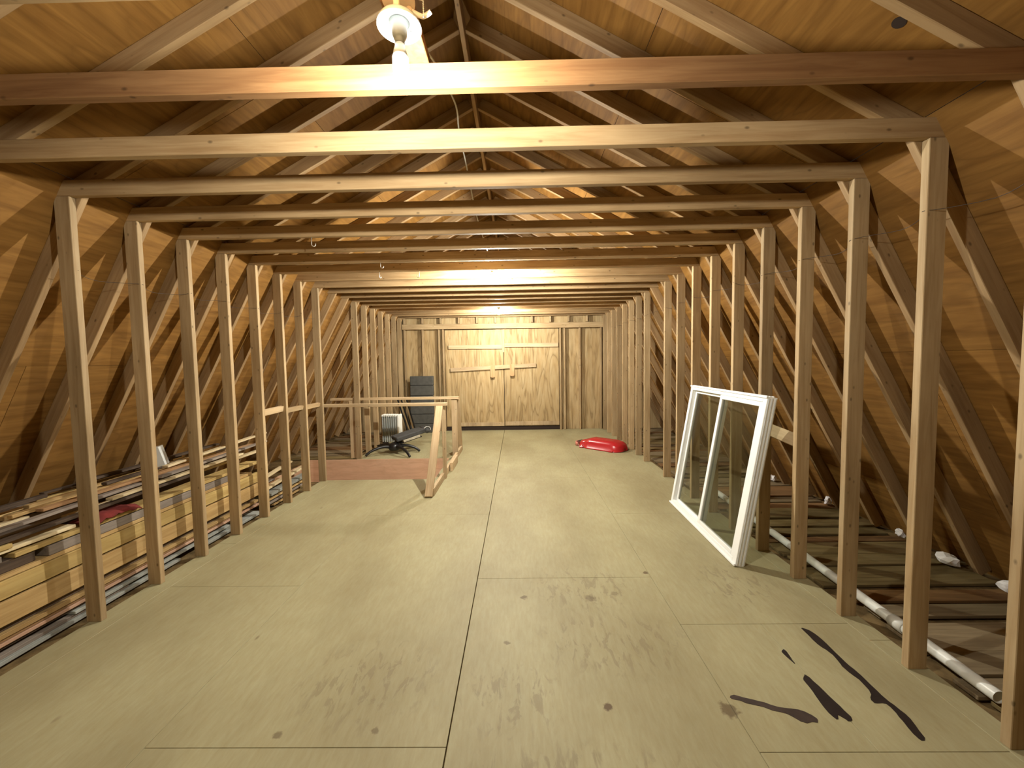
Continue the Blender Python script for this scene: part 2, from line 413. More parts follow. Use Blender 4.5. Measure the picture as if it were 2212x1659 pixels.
# ------------------------------------------------------------------ end walls
def gable(name, y0, y1, zlo=-0.02):
    bm = bmesh.new(); pts = []
    b0 = lowpt(1, -0.02, TW).x - XC
    prof = [(b0, zlo), (sx_, sz_), (0, sz_ + UP * sx_), (-sx_, sz_), (-b0, zlo)]
    f = [bm.verts.new((XC + x, y0, z)) for x, z in prof]; k = [bm.verts.new((XC + x, y1, z)) for x, z in prof]
    bm.faces.new(f); bm.faces.new(k[::-1])
    for i in range(5): bm.faces.new((f[i], f[(i + 1) % 5], k[(i + 1) % 5], k[i]))
    o = obj(name, fin(bm, name, M['wallply']), M['wallply']); return tag(o, kind='structure')
wall_f = gable('wall_far', YF, YF + 0.02)
wall_b = gable('wall_back', YB - 0.02, YB)
ys0, ys1 = YF - TW, YF - 0.0005
for x in (-2.505, -2.10, -1.735, 1.055, 1.395, 1.862):
    box('stud', (x - TT / 2, ys0, 0), (x + TT / 2, ys1, 2.285), M['stud'], wall_f)
box('jamb', (-1.66, ys0 - .012, 0), (-1.622, ys1, 2.285), M['stud'], wall_f)
box('jamb', (0.942, ys0 - .012, 0), (0.98, ys1, 2.285), M['stud'], wall_f)
board('header', (-2.54, ys0 - .0195, 2.337), (1.90, ys0 - .0195, 2.322), (0, 0, 1), 0.115, TT, M['stud'], wall_f)
for k in range(12):
    x = -2.505 + .4064 * k
    if abs(x + .07) < .15: continue
    box('cripple_stud', (x - TT / 2, ys0, 2.40), (x + TT / 2, ys1, 3.0), M['stud'], wall_f)
for k in range(-3, 6):      # plywood sheets between the studs, each with its own edge
    x0, x1 = XC - 0.2 + 0.61 * (k - .5), XC - 0.2 + 0.61 * (k + .5)
# double door
door = empty('door_1'); tag(door, kind='structure')
yd0, yd1 = YF - 0.034, YF - 0.007
box('leaf_gap_shade', (-1.62, YF - .006, .0), (.94, YF - .001, 2.27), M['dark'], door, 0)  # dark sheet, paints the shade in the gap between the leaves
for (x0, x1, dz) in ((-1.612, -0.306, 0.0), (-0.294, 0.932, 0.006)):
    box('door_leaf', (x0, yd0, 0.085), (x1, yd1, 2.262 + dz), M['doorply'], door, 0.004)
box('bottom_rail', (-1.30, yd0 - .019, 0.09), (-.31, yd0 - .0005, 0.175), M['rail'], door)
box('bottom_rail', (-0.285, yd0 - .019, 0.10), (0.93, yd0 - .0005, 0.185), M['rail'], door)
box('under_door_shade', (-1.62, YF - 0.06, 0.0), (0.94, YF - 0.0065, 0.07), M['dark'], door)  # dark strip added as painted shade for the open gap under the doors
board('batten', (-1.53, yd0 - .0195, 1.880), (-.335, yd0 - .0195, 1.872), (0, 0, 1), TW, TT, M['rail'], door)
board('batten', (-.275, yd0 - .0195, 1.905), (0.92, yd0 - .0195, 1.898), (0, 0, 1), TW, TT, M['rail'], door)
box('edge_strip', (-0.325, yd0 - .010, 1.75), (-0.282, yd0 - .0005, 2.26), M['rail'], door)
M['bracket'] = lumber_mat('bracket_wood', (0.55, 0.36, 0.19), (0.42, 0.26, 0.12), knots=False)
yb = yd0 - 0.0005
board('locking_bar', (-1.50, yb - .021, 1.372), (0.42, yb - .021, 1.452), (0, 0, 1), 0.085, TT, M['rail'], door)
def bracket(x, z0, z1):
    bm = bmesh.new(); w = .05
    prof = [(-w, z1)] + [(w, z1)] + [(w, z0 + .03)] + [(w * math.cos(a) , z0 + .03 - .03 * math.sin(a)) for a in [math.pi * k / 6 for k in range(1, 6)]] + [(-w, z0 + .03)]
    f = [bm.verts.new((x + px, yb - .062, pz)) for px, pz in prof]; b2 = [bm.verts.new((x + px, yb - .0425, pz)) for px, pz in prof]
    bm.faces.new(f); bm.faces.new(b2[::-1])
    for i in range(len(f)): bm.faces.new((f[i], f[(i + 1) % len(f)], b2[(i + 1) % len(f)], b2[i]))
    bmbox(bm, (x - .03, yb - .044, z0 + .02), (x + .03, yb, z1 - .15))
    obj('bar_bracket', fin(bm, 'bar_bracket', M['bracket']), M['bracket'], door)
bracket(-0.55, 1.185, 1.462); bracket(-0.115, 1.21, 1.482)

# ------------------------------------------------------------------ lamps
def emit_mat(name, col, st):
    mt, nt, b = newmat(name); b.inputs['Base Color'].default_value = (0.9, 0.9, 0.88, 1)
    b.inputs['Emission Color'].default_value = col; b.inputs['Emission Strength'].default_value = st
    b.inputs['Roughness'].default_value = 0.3
    return mt
M['bulbs'] = [emit_mat('lit_bulb_dome', BULB_COLOR, st) for st in BULB_STRENGTHS]
M['porcelain'] = flat_mat('white_porcelain', (0.34, 0.36, 0.36), 0.25, spec=0.4)
M['tanplastic'] = flat_mat('tan_bracket', (0.55, 0.43, 0.30), 0.5)
M['cable'] = flat_mat('cable_sheath', (0.72, 0.70, 0.64), 0.5)
M['metal'] = flat_mat('zinc', (0.72, 0.70, 0.62), 0.35, metal=0.8)
BOARD_Z = ZT + TW + 0.0005
_lm = {}
def lamp(i, label):
    bx, by, bz = BULBS[i]
    t = empty('ceiling_lamp', (bx, by, BOARD_Z)); tag(t, label, 'lamp', 'bare bulb lamps in a row')
    h = BOARD_Z - bz                     # mount face above the bulb centre
    k = round(h, 4)
    if 'bulb' not in _lm:
        _lm['collar'] = lathe_mesh('bulb_collar', [(0, .012), (.0232, .012), (.0205, .026), (.0165, .040), (.0135, .052), (0.0, .052)], M['porcelain'], 24)
        _lm['socket'] = lathe_mesh('socket', [(.0, .0525), (.0145, .0525), (.0145, .068), (.0185, .069), (.0195, .075), (.0215, .076), (.0230, .100), (.029, .112), (0, .112)], M['porcelain'], 24)
        _lm['dish'] = lathe_mesh('reflector_dish', [(.026, .113), (.040, .1145), (.053, .110), (.060, .1025), (.0625, .099), (.0650, .0995), (.0640, .106), (.056, .119), (.041, .128), (.030, .131), (.026, .1312), (.026, .113)], M['porcelain'], 36)
    dome = lathe_mesh('bulb', [(0, -.055), (.010, -.0535), (.0165, -.049), (.0205, -.041), (.0222, -.028), (.0226, -.010), (.0228, .006), (.0228, .0115), (0, .0115)], M['bulbs'][i], 16)
    o = obj('bulb', dome, None, t); o.location = (0, 0, -h)
    c_ = obj('bulb_collar', _lm['collar'], None, o)
    o = obj('socket', _lm['socket'], None, t); o.location = (0, 0, -h)
    d = obj('reflector_dish', _lm['dish'], None, t); d.location = (0, 0, -h)
    sl = box('pull_slot', (.022, .030, -h + .108), (.034, .046, -h + .1125), M['metal'], t, 0.001)
    base = lathe_mesh('mount_plate', [(0, 0), (.048, 0), (.048, -.008), (.044, -.012), (0, -.012)], M['tanplastic'], 24)
    obj('mount_plate', base, None, t)
    for a in (0.6, 0.6 + 2.09, 0.6 + 4.19):
        c, s_ = math.cos(a), math.sin(a); zt = -h + .131
        tube('bracket_arm', [(c * .030, s_ * .030, -.010), (c * .040, s_ * .040, (zt - .01) / 2), (c * .034, s_ * .034, zt - .004)], [.011, .008, .011], M['tanplastic'], t, 8)
    bm = bmesh.new()
    for q in range(9):
        r = bmesh.ops.create_uvsphere(bm, u_segments=6, v_segments=4, radius=.0024); bmesh.ops.translate(bm, verts=r['verts'], vec=(.075, -.01, -.012 - .006 * q))
    tube_bm(bm, [(.06, -.01, -.010), (.075, -.01, -.012)], .0018, 6)
    tube_bm(bm, [(.075, -.01, -.008), (.075, -.01, -.062)], .0009, 5)
    obj('pull_chain', fin(bm, 'pull_chain', M['metal'], True), None, t)
    tube('cable_stub', catmull([(.03, .02, -.016), (.062, .024, -.030), (.078, .022, -.028), (.092, .018, -.022)], 4), .0065, M['cable'], t, 8)
lamp(0, 'nearest lit bare bulb hanging under a white porcelain dish above the camera')
lamp(1, 'lit bare bulb hanging from the ceiling ties midway down the attic')
lamp(2, 'farthest lit bare bulb, hanging just before the far wall and door')
for i, (bx, by, bz) in enumerate(BULBS):
    na = math.floor((by - Y0) / S)
    box('lamp_board', (bx - .058, Yn(na) - (.4 if i == 0 else .05), BOARD_Z), (bx + .034, Yn(na + 1) + .045, BOARD_Z + TT), M['stained'], ceiling)
# white cable sagging under the ridge between the lamps
tag(tube('power_cable', catmull([(-.345, 1.45, 2.675), (-.335, 1.72, 2.80), (-.325, 1.93, 2.86), (-.30, 2.16, 2.88), (-.31, 2.32, 2.86), (-.32, 2.50, 2.87), (-.315, 2.66, 2.84), (-.30, 3.0, 2.70), (-.29, 3.35, 2.645), (-.28, 4.3, 2.66)], 5), .0045, M['cable'], None, 6),
    'thin white power cable running from the nearest lamp back over the ties', 'cable')
# hooks under the ties
def hook(x, n, ln, turn, label):
    y = Yn(n) + TT / 2
    pts = [(0, 0, .006), (0, 0, -ln * .55), (0, 0, -ln * .8)] + [(.014 - .014 * math.cos(a), 0, -ln * .8 - .014 * math.sin(a)) for a in (0.6, 1.2, 1.8, 2.4, 3.0)] + [(.028, 0, -ln * .62)]
    o = tube('screw_hook', pts, .0032, M['metal'], None, 6); o.location = (x, y, ZT - .006); o.rotation_euler = (0, 0, turn)
    tag(o, label, 'hook', 'screw hooks under the ties')
hook(-1.585, 5, .06, .3, 'pale metal hook alone under a tie, nearest of the four hooks')
hook(-1.325, 7, .04, .2, 'pale metal hook just above and right of another hook')
hook(-1.475, 8, .05, 1.2, 'pale metal hook, the lower left one of the close pair')
hook(-1.045, 8, .05, 2.8, 'pale metal hook nearest to the middle bulb, right of the others')
# thin wires strung along the stud walls
M['wire'] = flat_mat('dark_wire', (0.035, 0.025, 0.02), 0.5)
def wire(side, n0, n1, label, z0):
    xi = XL if side < 0 else XR; pts = []
    wr = random.Random(5 + side)
    for n in range(n0, n1):
        if n in NO_STUD[side]: continue
        z = z0 + wr.uniform(-.02, .02)
        pts.append((xi - side * .003, Yn(n) + TT / 2, z))
        pts.append((xi + side * .055, Yn(n) + TT + .05, z - .012)); pts.append((xi + side * .095, Yn(n) + S * .55, z - .02)); pts.append((xi + side * .04, Yn(n) + S - .03, z - .005))
    tag(tube('wall_wire', catmull(pts, 3), .0014, M['wire'], None, 5), label, 'wire')
wire(1, 1, 17, 'thin dark wire strung from stud to stud along the right wall', 2.19)
wire(-1, 3, 10, 'thin dark wire strung from stud to stud along the left wall', 2.12)
# blocking between studs
board('blocking', (1.942, Yn(4) + TT + .001, .952), (1.942, Yn(5) - .001, .985), (.55, 0, 1), TW, TT, M['rail'], wall_r)
board('blocking', (-2.60, Yn(7) + TT + .001, 1.055), (-2.60, Yn(8) - .001, 1.062), (.2, 0, 1), .06, TT, M['rail'], wall_l)
board('blocking', (-2.60, Yn(8) + TT + .001, 1.03), (-2.60, Yn(9) - .001, 1.03), (.2, 0, 1), .05, TT, M['stud'], wall_l)
board('blocking', (-2.60, Yn(9) + TT + .001, 1.02), (-2.60, Yn(10) - .001, 1.02), (.2, 0, 1), .05, TT, M['stud'], wall_l)

# ------------------------------------------------------------------ stairwell railing
rail = empty('stair_railing', (0, 0, 0)); tag(rail, 'rough two-by-four railing around the stairwell opening with leaning legs', 'railing')
RY0, RY1 = Yn(10) + TT, Yn(13) - .001
board('top_rail', (XL - .07, RY0 + .05, .993), (-.935, RY0 + .02, .994), (0, 1, 0), TW, TT, M['rail'], rail)
board('top_rail', (-3.05, RY1 + .085, .968), (-.955, RY1 + .045, .969), (0, 1, 0), TW, TT, M['rail'], rail)
board('leg', (-1.035, 4.455, 0.008), (-1.025, RY0 - .02, .968), (1, 0, 0), TW, TT, M['rail'], rail)
board('leg', (-1.028, 6.935, 0.008), (-1.00, RY1 + .11, .945), (1, 0, 0), TW, TT, M['rail'], rail)
board('post', (-.985, RY0 + .045, 0), (-.985, RY0 + .045, .972), (0, 1, 0), TW, TT, M['rail'], rail)
board('post', (-1.03, RY1 + .045, 0), (-1.03, RY1 + .045, .948), (1, 0, 0), TW, TT, M['rail'], rail)
board('post', (-2.70, RY1 + .06, 0), (-2.70, RY1 + .06, .948), (1, 0, 0), TW, TT, M['rail'], rail)
board('base_plate', (-1.0, RY0 + .1, .0455), (-1.0, RY1 - .01, .0455), (0, 0, 1), TW, TT, M['rail'], rail)
board('base_plate', (-1.0, RY1 + .095, .0455), (-1.0, 6.86, .0455), (0, 0, 1), TW, TT, M['rail'], rail)
board('base_plate', (-1.0, 4.50, .0455), (-1.0, RY0 - .02, .0455), (0, 0, 1), TW, TT, M['rail'], rail)
board('block', (-.955, 5.55, .062), (-.955, 6.05, .062), (0, 0, 1), .12, TT, M['rail'], rail)

# ------------------------------------------------------------------ leaning window unit
M['vinyl'] = flat_mat('white_vinyl', (0.83, 0.84, 0.82), 0.35, spec=0.4)
M['track'] = flat_mat('grey_white_track', (0.62, 0.64, 0.63), 0.45)
def glass_mat():
    mt, nt, b = newmat('window_glass'); nt.nodes.remove(b); out = nt.nodes['Material Output']
    tr = N(nt, 'ShaderNodeBsdfTransparent'); tr.inputs[0].default_value = (0.78, 0.80, 0.76, 1)
    gl = N(nt, 'ShaderNodeBsdfGlossy'); gl.inputs['Roughness'].default_value = 0.04; gl.inputs[0].default_value = (0.9, 0.9, 0.9, 1)
    lw = N(nt, 'ShaderNodeLayerWeight'); lw.inputs[0].default_value = 0.35
    mx = N(nt, 'ShaderNodeMixShader'); L(nt, mth(nt, 'MULTIPLY', lw.outputs['Fresnel'], 0.13), mx.inputs[0]); L(nt, tr.outputs[0], mx.inputs[1]); L(nt, gl.outputs[0], mx.inputs[2])
    L(nt, mx.outputs[0], out.inputs[0]); return mt
M['glass'] = glass_mat()
pBn, pBf, tilt = Vector((1.585, 2.88, 0.004)), Vector((1.625, 4.225, 0.004)), Vector((0.212, 0, 1.255))
win = empty('sliding_window', pBn); tag(win, 'white vinyl sliding window unit leaning against the right wall studs', 'window')
ux = (pBf - pBn).normalized(); uz = (tilt - ux * tilt.dot(ux)).normalized(); uy = uz.cross(ux)
mw = Matrix((ux, uy, uz)).transposed().to_4x4(); mw.translation = pBn; win.matrix_world = mw
WW, WH = 1.345, 1.272
def wbox(nm, x0, x1, y0, y1, z0, z1, mat, par=win, bev=.003): return box(nm, (x0, y0, z0), (x1, y1, z1), mat, par, bev)
# local y: + towards the room, the unit's back at y = -0.075
D0 = -.072
fr = wbox('frame_jamb', 0, .052, D0, 0, .0, WH, M['vinyl']); wbox('frame_jamb', WW - .045, WW, D0, 0, 0, WH, M['vinyl'])
wbox('frame_sill', .052, WW - .045, D0, 0, 0, .045, M['vinyl']); wbox('frame_head', .052, WW - .045, D0, 0, WH - .045, WH, M['vinyl'])
for y0 in (-.058, -.034, -.012): wbox('track_rib', -.006, -.0002, y0 - .004, y0 + .004, .012, WH - .012, M['track'], win, .001)
for y0 in (-.058, -.034, -.012): wbox('track_rib', .02, WW - .02, y0 - .004, y0 + .004, WH + .0002, WH + .006, M['track'], win, .001)
wbox('sill_lip', -.006, WW + .004, .0003, .014, .0, .016, M['vinyl'], win, .002)
wbox('head_lip', -.004, WW + .004, .0003, .010, WH - .014, WH, M['vinyl'], win, .002)
def sash(nm, x0, x1, y0, y1, st_a, st_b, rz):
    z0, z1 = .0455, WH - .0455
    s = wbox(nm, x0, x0 + st_a, y0, y1, z0, z1, M['vinyl']); s.name = 'sash_stile'
    wbox('sash_stile', x1 - st_b, x1, y0, y1, z0, z1, M['vinyl'])
    wbox('sash_rail', x0 + st_a, x1 - st_b, y0, y1, z0, z0 + rz, M['vinyl']); wbox('sash_rail', x0 + st_a, x1 - st_b, y0, y1, z1 - rz, z1, M['vinyl'])
    wbox('glass_pane', x0 + st_a - .0001, x1 - st_b + .0001, (y0 + y1) / 2 - .003, (y0 + y1) / 2 + .003, z0 + rz - .0001, z1 - rz + .0001, M['glass'], win, 0)
XM = 0.70
sash('sash_stile', .0525, XM, -.030, -.004, .040, .042, .036)
sash('sash_stile', XM - .04, WW - .0455, -.064, -.038, .040, .030, .026)

# ------------------------------------------------------------------ red plastic shell
M['red'] = flat_mat('red_plastic', (0.40, 0.014, 0.018), 0.26, spec=0.5)
M['redpale'] = flat_mat('faded_red_plastic', (0.55, 0.20, 0.15), 0.4)
def red_shell():
    Ln, Wd, H = 0.90, 0.44, 0.165
    bm = bmesh.new(); nx, ny = 36, 20; vt = {}
    for i in range(nx + 1):
        s = i / nx; x = (s - .5) * Ln
        # half width: blunt head at s = 0, long body, rounded tail
        hw = Wd / 2 * (min(1, max(0.0, (s / .16)) ** .5) if s < .16 else 1) * (1 if s < .8 else math.sqrt(max(0.0, 1 - ((s - .8) / .2) ** 2.2)))
        hw *= 1 - .22 * math.exp(-((s - .19) / .045) ** 2)
        hw = max(hw, .002)
        hh = H * (0.50 + .5 * min(1, s / .30)) * (1 if s < .72 else 1 - .45 * ((s - .72) / .28) ** 2)
        if s < .05: hh *= .35 + .65 * s / .05
        if s > .96: hh *= 1 - (s - .96) / .04 * .7
        for j in range(ny + 1):
            u = j / ny * 2 - 1
            a = abs(u)
            z = hh * (1 - a ** 3.2) ** .75 if a < .999 else 0
            y = hw * math.copysign(min(1, a ** .85), u)
            if a > .86: z = max(.012 * (1 - a) / .14, .0) + .006; y *= 1 + .05 * (a - .86) / .14
            vt[i, j] = bm.verts.new((x, y, z + .004))
    for i in range(nx):
        for j in range(ny): bm.faces.new((vt[i, j], vt[i + 1, j], vt[i + 1, j + 1], vt[i, j + 1]))
    bmesh.ops.remove_doubles(bm, verts=bm.verts[:], dist=.0008)
    me = fin(bm, 'body', M['red'], True); return me
shell = empty('red_plastic_shell', (1.475, 6.93, 0)); shell.rotation_euler = (0, 0, math.radians(-42))
tag(shell, 'glossy red molded plastic shell lying on the floor by the right wall', 'plastic shell')
bd = obj('body', red_shell(), None, shell); md = bd.modifiers.new('thick', 'SOLIDIFY'); md.thickness = .004
bm = bmesh.new(); ring = []
for k in range(13):
    a = math.pi / 2 + math.pi * k / 12; ring.append((-.43 + .105 * math.cos(a), .135 * math.sin(a)))
for z in (.006, .075):
    pass
lo = [bm.verts.new((x, y, .005)) for x, y in ring]; hi = [bm.verts.new((x * .995, y * .96, .07)) for x, y in ring]
li = [bm.verts.new((x + .012, y * .90, .005)) for x, y in ring]; hi2 = [bm.verts.new((x + .012, y * .87, .07)) for x, y in ring]
for k in range(12):
    bm.faces.new((lo[k], lo[k + 1], hi[k + 1], hi[k])); bm.faces.new((li[k], hi2[k], hi2[k + 1], li[k + 1])); bm.faces.new((hi[k], hi[k + 1], hi2[k + 1], hi2[k])); bm.faces.new((lo[k], li[k], li[k + 1], lo[k + 1]))
obj('end_loop', fin(bm, 'end_loop', M['redpale'], True), None, shell)
box('dark_slot', (-.49, -.06, .070), (-.43, .10, .078), M['dark'], shell, .003)
for (x, y) in ((-.30, -.21), (.28, -.22)): box('molded_foot', (x - .04, y - .02, .002), (x + .04, y + .012, .03), M['red'], shell, .006)

# ------------------------------------------------------------------ things beyond the stairwell
M['blackp'] = flat_mat('black_plastic', (0.012, 0.012, 0.013), 0.35, spec=0.5)
M['greyfab'] = flat_mat('charcoal_fabric', (0.075, 0.075, 0.072), 0.8, spots=.3)
M['beige'] = flat_mat('beige_padding', (0.52, 0.47, 0.36), 0.8, spots=.2)
st = empty('swivel_stool', (-2.13, 6.74, 0)); tag(st, 'low black five-legged swivel stool with tilted grey seat beyond the stair railing', 'stool')
hub = lathe_mesh('hub', [(0, .055), (.07, .055), (.095, .075), (.10, .12), (.085, .165), (.045, .185), (0, .185)], M['blackp'], 20); obj('hub', hub, None, st)
for tip in ((-.40, -.27, .02), (.36, -.36, .02), (.42, .06, .02), (-.40, .33, .06), (.02, .42, .02)):
    tx, ty, tz = tip
    tube('leg', catmull([(tx * .12, ty * .12, .115), (tx * .45, ty * .45, .13), (tx * .8, ty * .8, .085), (tx, ty, tz)], 5), [.026] * 5 + [.024] * 5 + [.022] * 5 + [.02], M['blackp'], st, 8)
tube('column', [(0, 0, .16), (.05, .03, .20)], .024, M['blackp'], st, 10)
sd = Vector((.42, .30, .11)); s0 = Vector((-.02, .05, .235)); WD = (-.5, .7, 0)
board('seat', s0, s0 + sd, WD, .30, .075, M['greyfab'], st, .014)
nrm = sd.cross(Vector(WD)).normalized(); nrm = -nrm if nrm.z > 0 else nrm
board('seat_padding', s0 + sd * .20 + nrm * .056, s0 + sd * .78 + nrm * .056, WD, .33, .04, M['beige'], st, .006)
board('seat_plate', s0 + sd * .12 + nrm * .085, s0 + sd * .85 + nrm * .085, WD, .26, .018, M['blackp'], st, .003)
wv = Vector(WD); wv = (wv - sd.normalized() * wv.dot(sd.normalized())).normalized()
tube('seat_roll', [s0 + sd * 1.06 - wv * .15 + nrm * .012, s0 + sd * 1.06 + wv * .15 + nrm * .012], .046, M['greyfab'], st, 14)
tube('roll_trim', catmull([s0 + sd * 1.06 - wv * .154 + Vector((-.05, -.03, .03)), s0 + sd * 1.06 - wv * .154 + Vector((-.01, -.01, .062)), s0 + sd * 1.06 - wv * .154 + Vector((.045, .02, .045)), s0 + sd * 1.06 - wv * .154 + Vector((.055, .03, .0))], 4), .005, M['vinyl'], st, 6)
# oil radiator
M['radw'] = flat_mat('pale_grey_enamel', (0.55, 0.57, 0.54), 0.4)
M['radt'] = flat_mat('white_enamel', (0.80, 0.81, 0.76), 0.35)
rd = empty('oil_radiator', (-2.39, 7.42, 0)); rd.rotation_euler = (0, 0, math.radians(-6)); tag(rd, 'pale grey oil filled radiator with upright fins behind the stool', 'radiator')
for k in range(7):
    x = -.145 + k * .042
    bm = bmesh.new(); bmbox(bm, (x - .004, -.075, .07), (x + .004, .075, .575), .003); bmbox(bm, (x - .012, -.03, .10), (x + .012, .03, .56), .006)
    obj('fin', fin(bm, 'fin', M['radw']), None, rd)
    box('fin_cap', (x - .017, -.078, .545), (x + .017, .078, .585), M['radt'], rd, .008)
box('control_panel', (.140, -.085, .10), (.185, .085, .585), M['radt'], rd, .012)
box('header_tube', (-.15, -.02, .10), (.14, .02, .13), M['radw'], rd, .006)
for x in (-.12, .11):
    box('foot', (x - .012, -.10, .035), (x + .012, .10, .07), M['blackp'], rd, .003)
    for y in (-.085, .085):
        w = tube('wheel', [(x - .009, y, .021), (x + .009, y, .021)], .02, M['blackp'], rd, 12)
# dark segmented panel
M['dkpanel'] = flat_mat('dark_grey_panel', (0.082, 0.080, 0.070), 0.7, spots=.25)
M['dkseam'] = flat_mat('panel_seam', (0.03, 0.03, 0.028), 0.8)
dp = empty('segmented_panel', (-2.117, 8.73, 0)); dp.rotation_euler = (math.radians(-3), 0, 0); tag(dp, 'tall dark grey panel of stacked segments leaning on the far wall', 'panel')
zz = [0.004, .20, .41, .60, .82, 1.045, 1.258]
for a, b_ in zip(zz, zz[1:]): box('segment', (-.255, -.05, a), (.255, .05, b_ - .008), M['dkpanel'], dp, .010)
box('core', (-.245, -.038, .01), (.245, .038, 1.25), M['dkseam'], dp, .002)
# slanted folded frame
ff = empty('folded_frame', (-2.40, 8.05, 0)); tag(ff, 'folded slatted frame with dark slanted bars between radiator and dark panel', 'folded frame')
M['tanslat'] = lumber_mat('tan_slat', (0.46, 0.34, 0.19), (0.33, 0.22, 0.11), knots=False)
for i, (x0, x1) in enumerate(((-.03, .17), (.03, .23), (.13, .30))):
    board('bar', (x1, .05 + .04 * i, 0.003), (x0, -.05 + .04 * i, .80), (1, 0, 0), .026, .022, M['blackp'], ff)
for i, (x0, x1) in enumerate(((.0, .20), (.08, .265))):
    board('slat', (x1, .10 + .04 * i, 0.01), (x0, .02 + .04 * i, .78), (1, 0, 0), .034, .012, M['tanslat'], ff)
tube('hook_end', catmull([(-.03, -.055, .79), (-.05, -.05, .83), (-.02, -.04, .81), (.05, -.03, .82), (.09, -.02, .85)], 4), .009, M['blackp'], ff, 6)

# ------------------------------------------------------------------ right eave: pipe and white lumps for daylight at the vents
M['pvc'] = flat_mat('white_pvc', (0.70, 0.71, 0.66), 0.35, spots=.15)
def pipe(name, a, b_, r, label):
    a, b_ = Vector(a), Vector(b_); d = (b_ - a); ln = d.length
    o = empty(name, a); z = d.normalized(); x = z.cross(Vector((0, 0, 1))).normalized(); y = z.cross(x)
    mm = Matrix((x, y, z)).transposed().to_4x4(); mm.translation = a; o.matrix_world = mm
    obj('pipe_wall', lathe_mesh('pipe_wall', [(r, 0), (r, ln), (r - .005, ln), (r - .005, 0), (r, 0)], M['pvc'], 20), None, o)
    obj('coupling', lathe_mesh('coupling', [(r + .0005, .44), (r + .006, .44), (r + .006, .52), (r + .0005, .52), (r + .0005, .44)], M['pvc'], 20), None, o)
    tag(o, label, 'pipe')
pipe('plastic_pipe', (2.058, 1.665, .058), (2.20, 4.55, .058), .028, 'long white plastic pipe lying in the right eave behind the studs')
M['daylight_lump'] = flat_mat('eave_daylight', (0.80, 0.78, 0.80), 0.8, spots=.2)
def daylight_lump(x, y, s, seed, label):  # white lumps stand in for daylight showing at the eave vents
    bm = bmesh.new(); bmesh.ops.create_icosphere(bm, subdivisions=2, radius=1.0); q = random.Random(seed)
    for v in bm.verts:
        k = q.uniform(.6, 1.15); v.co = Vector((v.co.x * .035 * k, v.co.y * .06 * k, max(v.co.z, -.5) * .045 * k)) * s
    zmin = min(v.co.z for v in bm.verts)
    for v in bm.verts: v.co.z -= zmin
    o = obj('eave_daylight', fin(bm, 'eave_daylight', M['daylight_lump']), None); o.location = (x, y, .016); o.rotation_euler = (0, 0, q.uniform(-1, 1))
    tag(o, label, 'daylight_lump', 'white lumps for daylight along the right eave')
daylight_lump(3.20, 4.10, 1.0, 1, 'small white lump standing for daylight at the eave, farthest of the row, right of the leaning window')
daylight_lump(3.20, 3.32, .9, 2, 'small white lump standing for daylight at the eave between the second and third studs')
daylight_lump(3.12, 2.86, 1.25, 3, 'largest white lump standing for daylight at the eave, beside a dark hollow')
daylight_lump(3.12, 2.52, 1.0, 4, 'small white lump standing for daylight at the eave, nearest of the row by the frame edge')
daylight_lump(3.15, 4.9, 1.0, 5, 'small white lump standing for daylight, seen low through the leaning window glass')

# ------------------------------------------------------------------ black streaks on the floor sheets
M['tar'] = flat_mat('black_tar', (0.022, 0.014, 0.012), 0.55, spots=.3)
M['tar2'] = flat_mat('brown_tar', (0.055, 0.036, 0.028), 0.6, spots=.4)
T1 = [(1.588, 2.209), (1.617, 2.189), (1.636, 2.149), (1.635, 2.089), (1.632, 2.029), (1.628, 1.954), (1.632, 1.907), (1.634, 1.846), (1.633, 1.788), (1.630, 1.725), (1.640, 1.678), (1.644, 1.635), (1.63, 1.581), (1.61, 1.531), (1.587, 1.527), (1.59, 1.569), (1.6, 1.622), (1.611, 1.67), (1.606, 1.706), (1.564, 1.699), (1.56, 1.73), (1.597, 1.758), (1.606, 1.825), (1.595, 1.873), (1.588, 1.913), (1.598, 1.936), (1.606, 2.016), (1.586, 2.062), (1.584, 2.117), (1.59, 2.16)]
T2a = [(1.361, 2.028), (1.388, 2.034), (1.377, 1.97), (1.374, 1.935), (1.368, 1.935), (1.356, 1.993)]
T2 = [(1.363, 1.861), (1.372, 1.865), (1.383, 1.837), (1.387, 1.78), (1.394, 1.726), (1.397, 1.675), (1.403, 1.627), (1.376, 1.608), (1.366, 1.627), (1.356, 1.653), (1.335, 1.612), (1.323, 1.645), (1.325, 1.698), (1.336, 1.755), (1.34, 1.805), (1.341, 1.842)]
T3 = [(0.951, 1.755), (1.026, 1.728), (1.068, 1.713), (1.112, 1.692), (1.165, 1.676), (1.216, 1.671), (1.253, 1.632), (1.251, 1.615), (1.235, 1.609), (1.18, 1.609), (1.161, 1.637), (1.131, 1.654), (1.076, 1.677), (1.01, 1.700), (0.966, 1.723), (0.94, 1.733)]
for pts, mt in ((T1, 'tar'), (T2a, 'tar'), (T2, 'tar'), (T3, 'tar2')):
    sm = []
    for i in range(len(pts)):
        p0, p1 = Vector(pts[i]), Vector(pts[(i + 1) % len(pts)])
        for t in (0.25, 0.75): sm.append(p0.lerp(p1, t) + Vector((rnd.uniform(-.002, .002), rnd.uniform(-.004, .004))))
    bm = bmesh.new(); f = bm.faces.new([bm.verts.new((p.x, p.y, 0.0003)) for p in sm])
    r = bmesh.ops.extrude_face_region(bm, geom=[f]); bmesh.ops.translate(bm, verts=[e for e in r['geom'] if isinstance(e, bmesh.types.BMVert)], vec=(0, 0, .0012))
    bmesh.ops.triangulate(bm, faces=[q for q in bm.faces if len(q.verts) > 4])
    obj('tar_streak', fin(bm, 'tar_streak', M[mt]), None, floor)

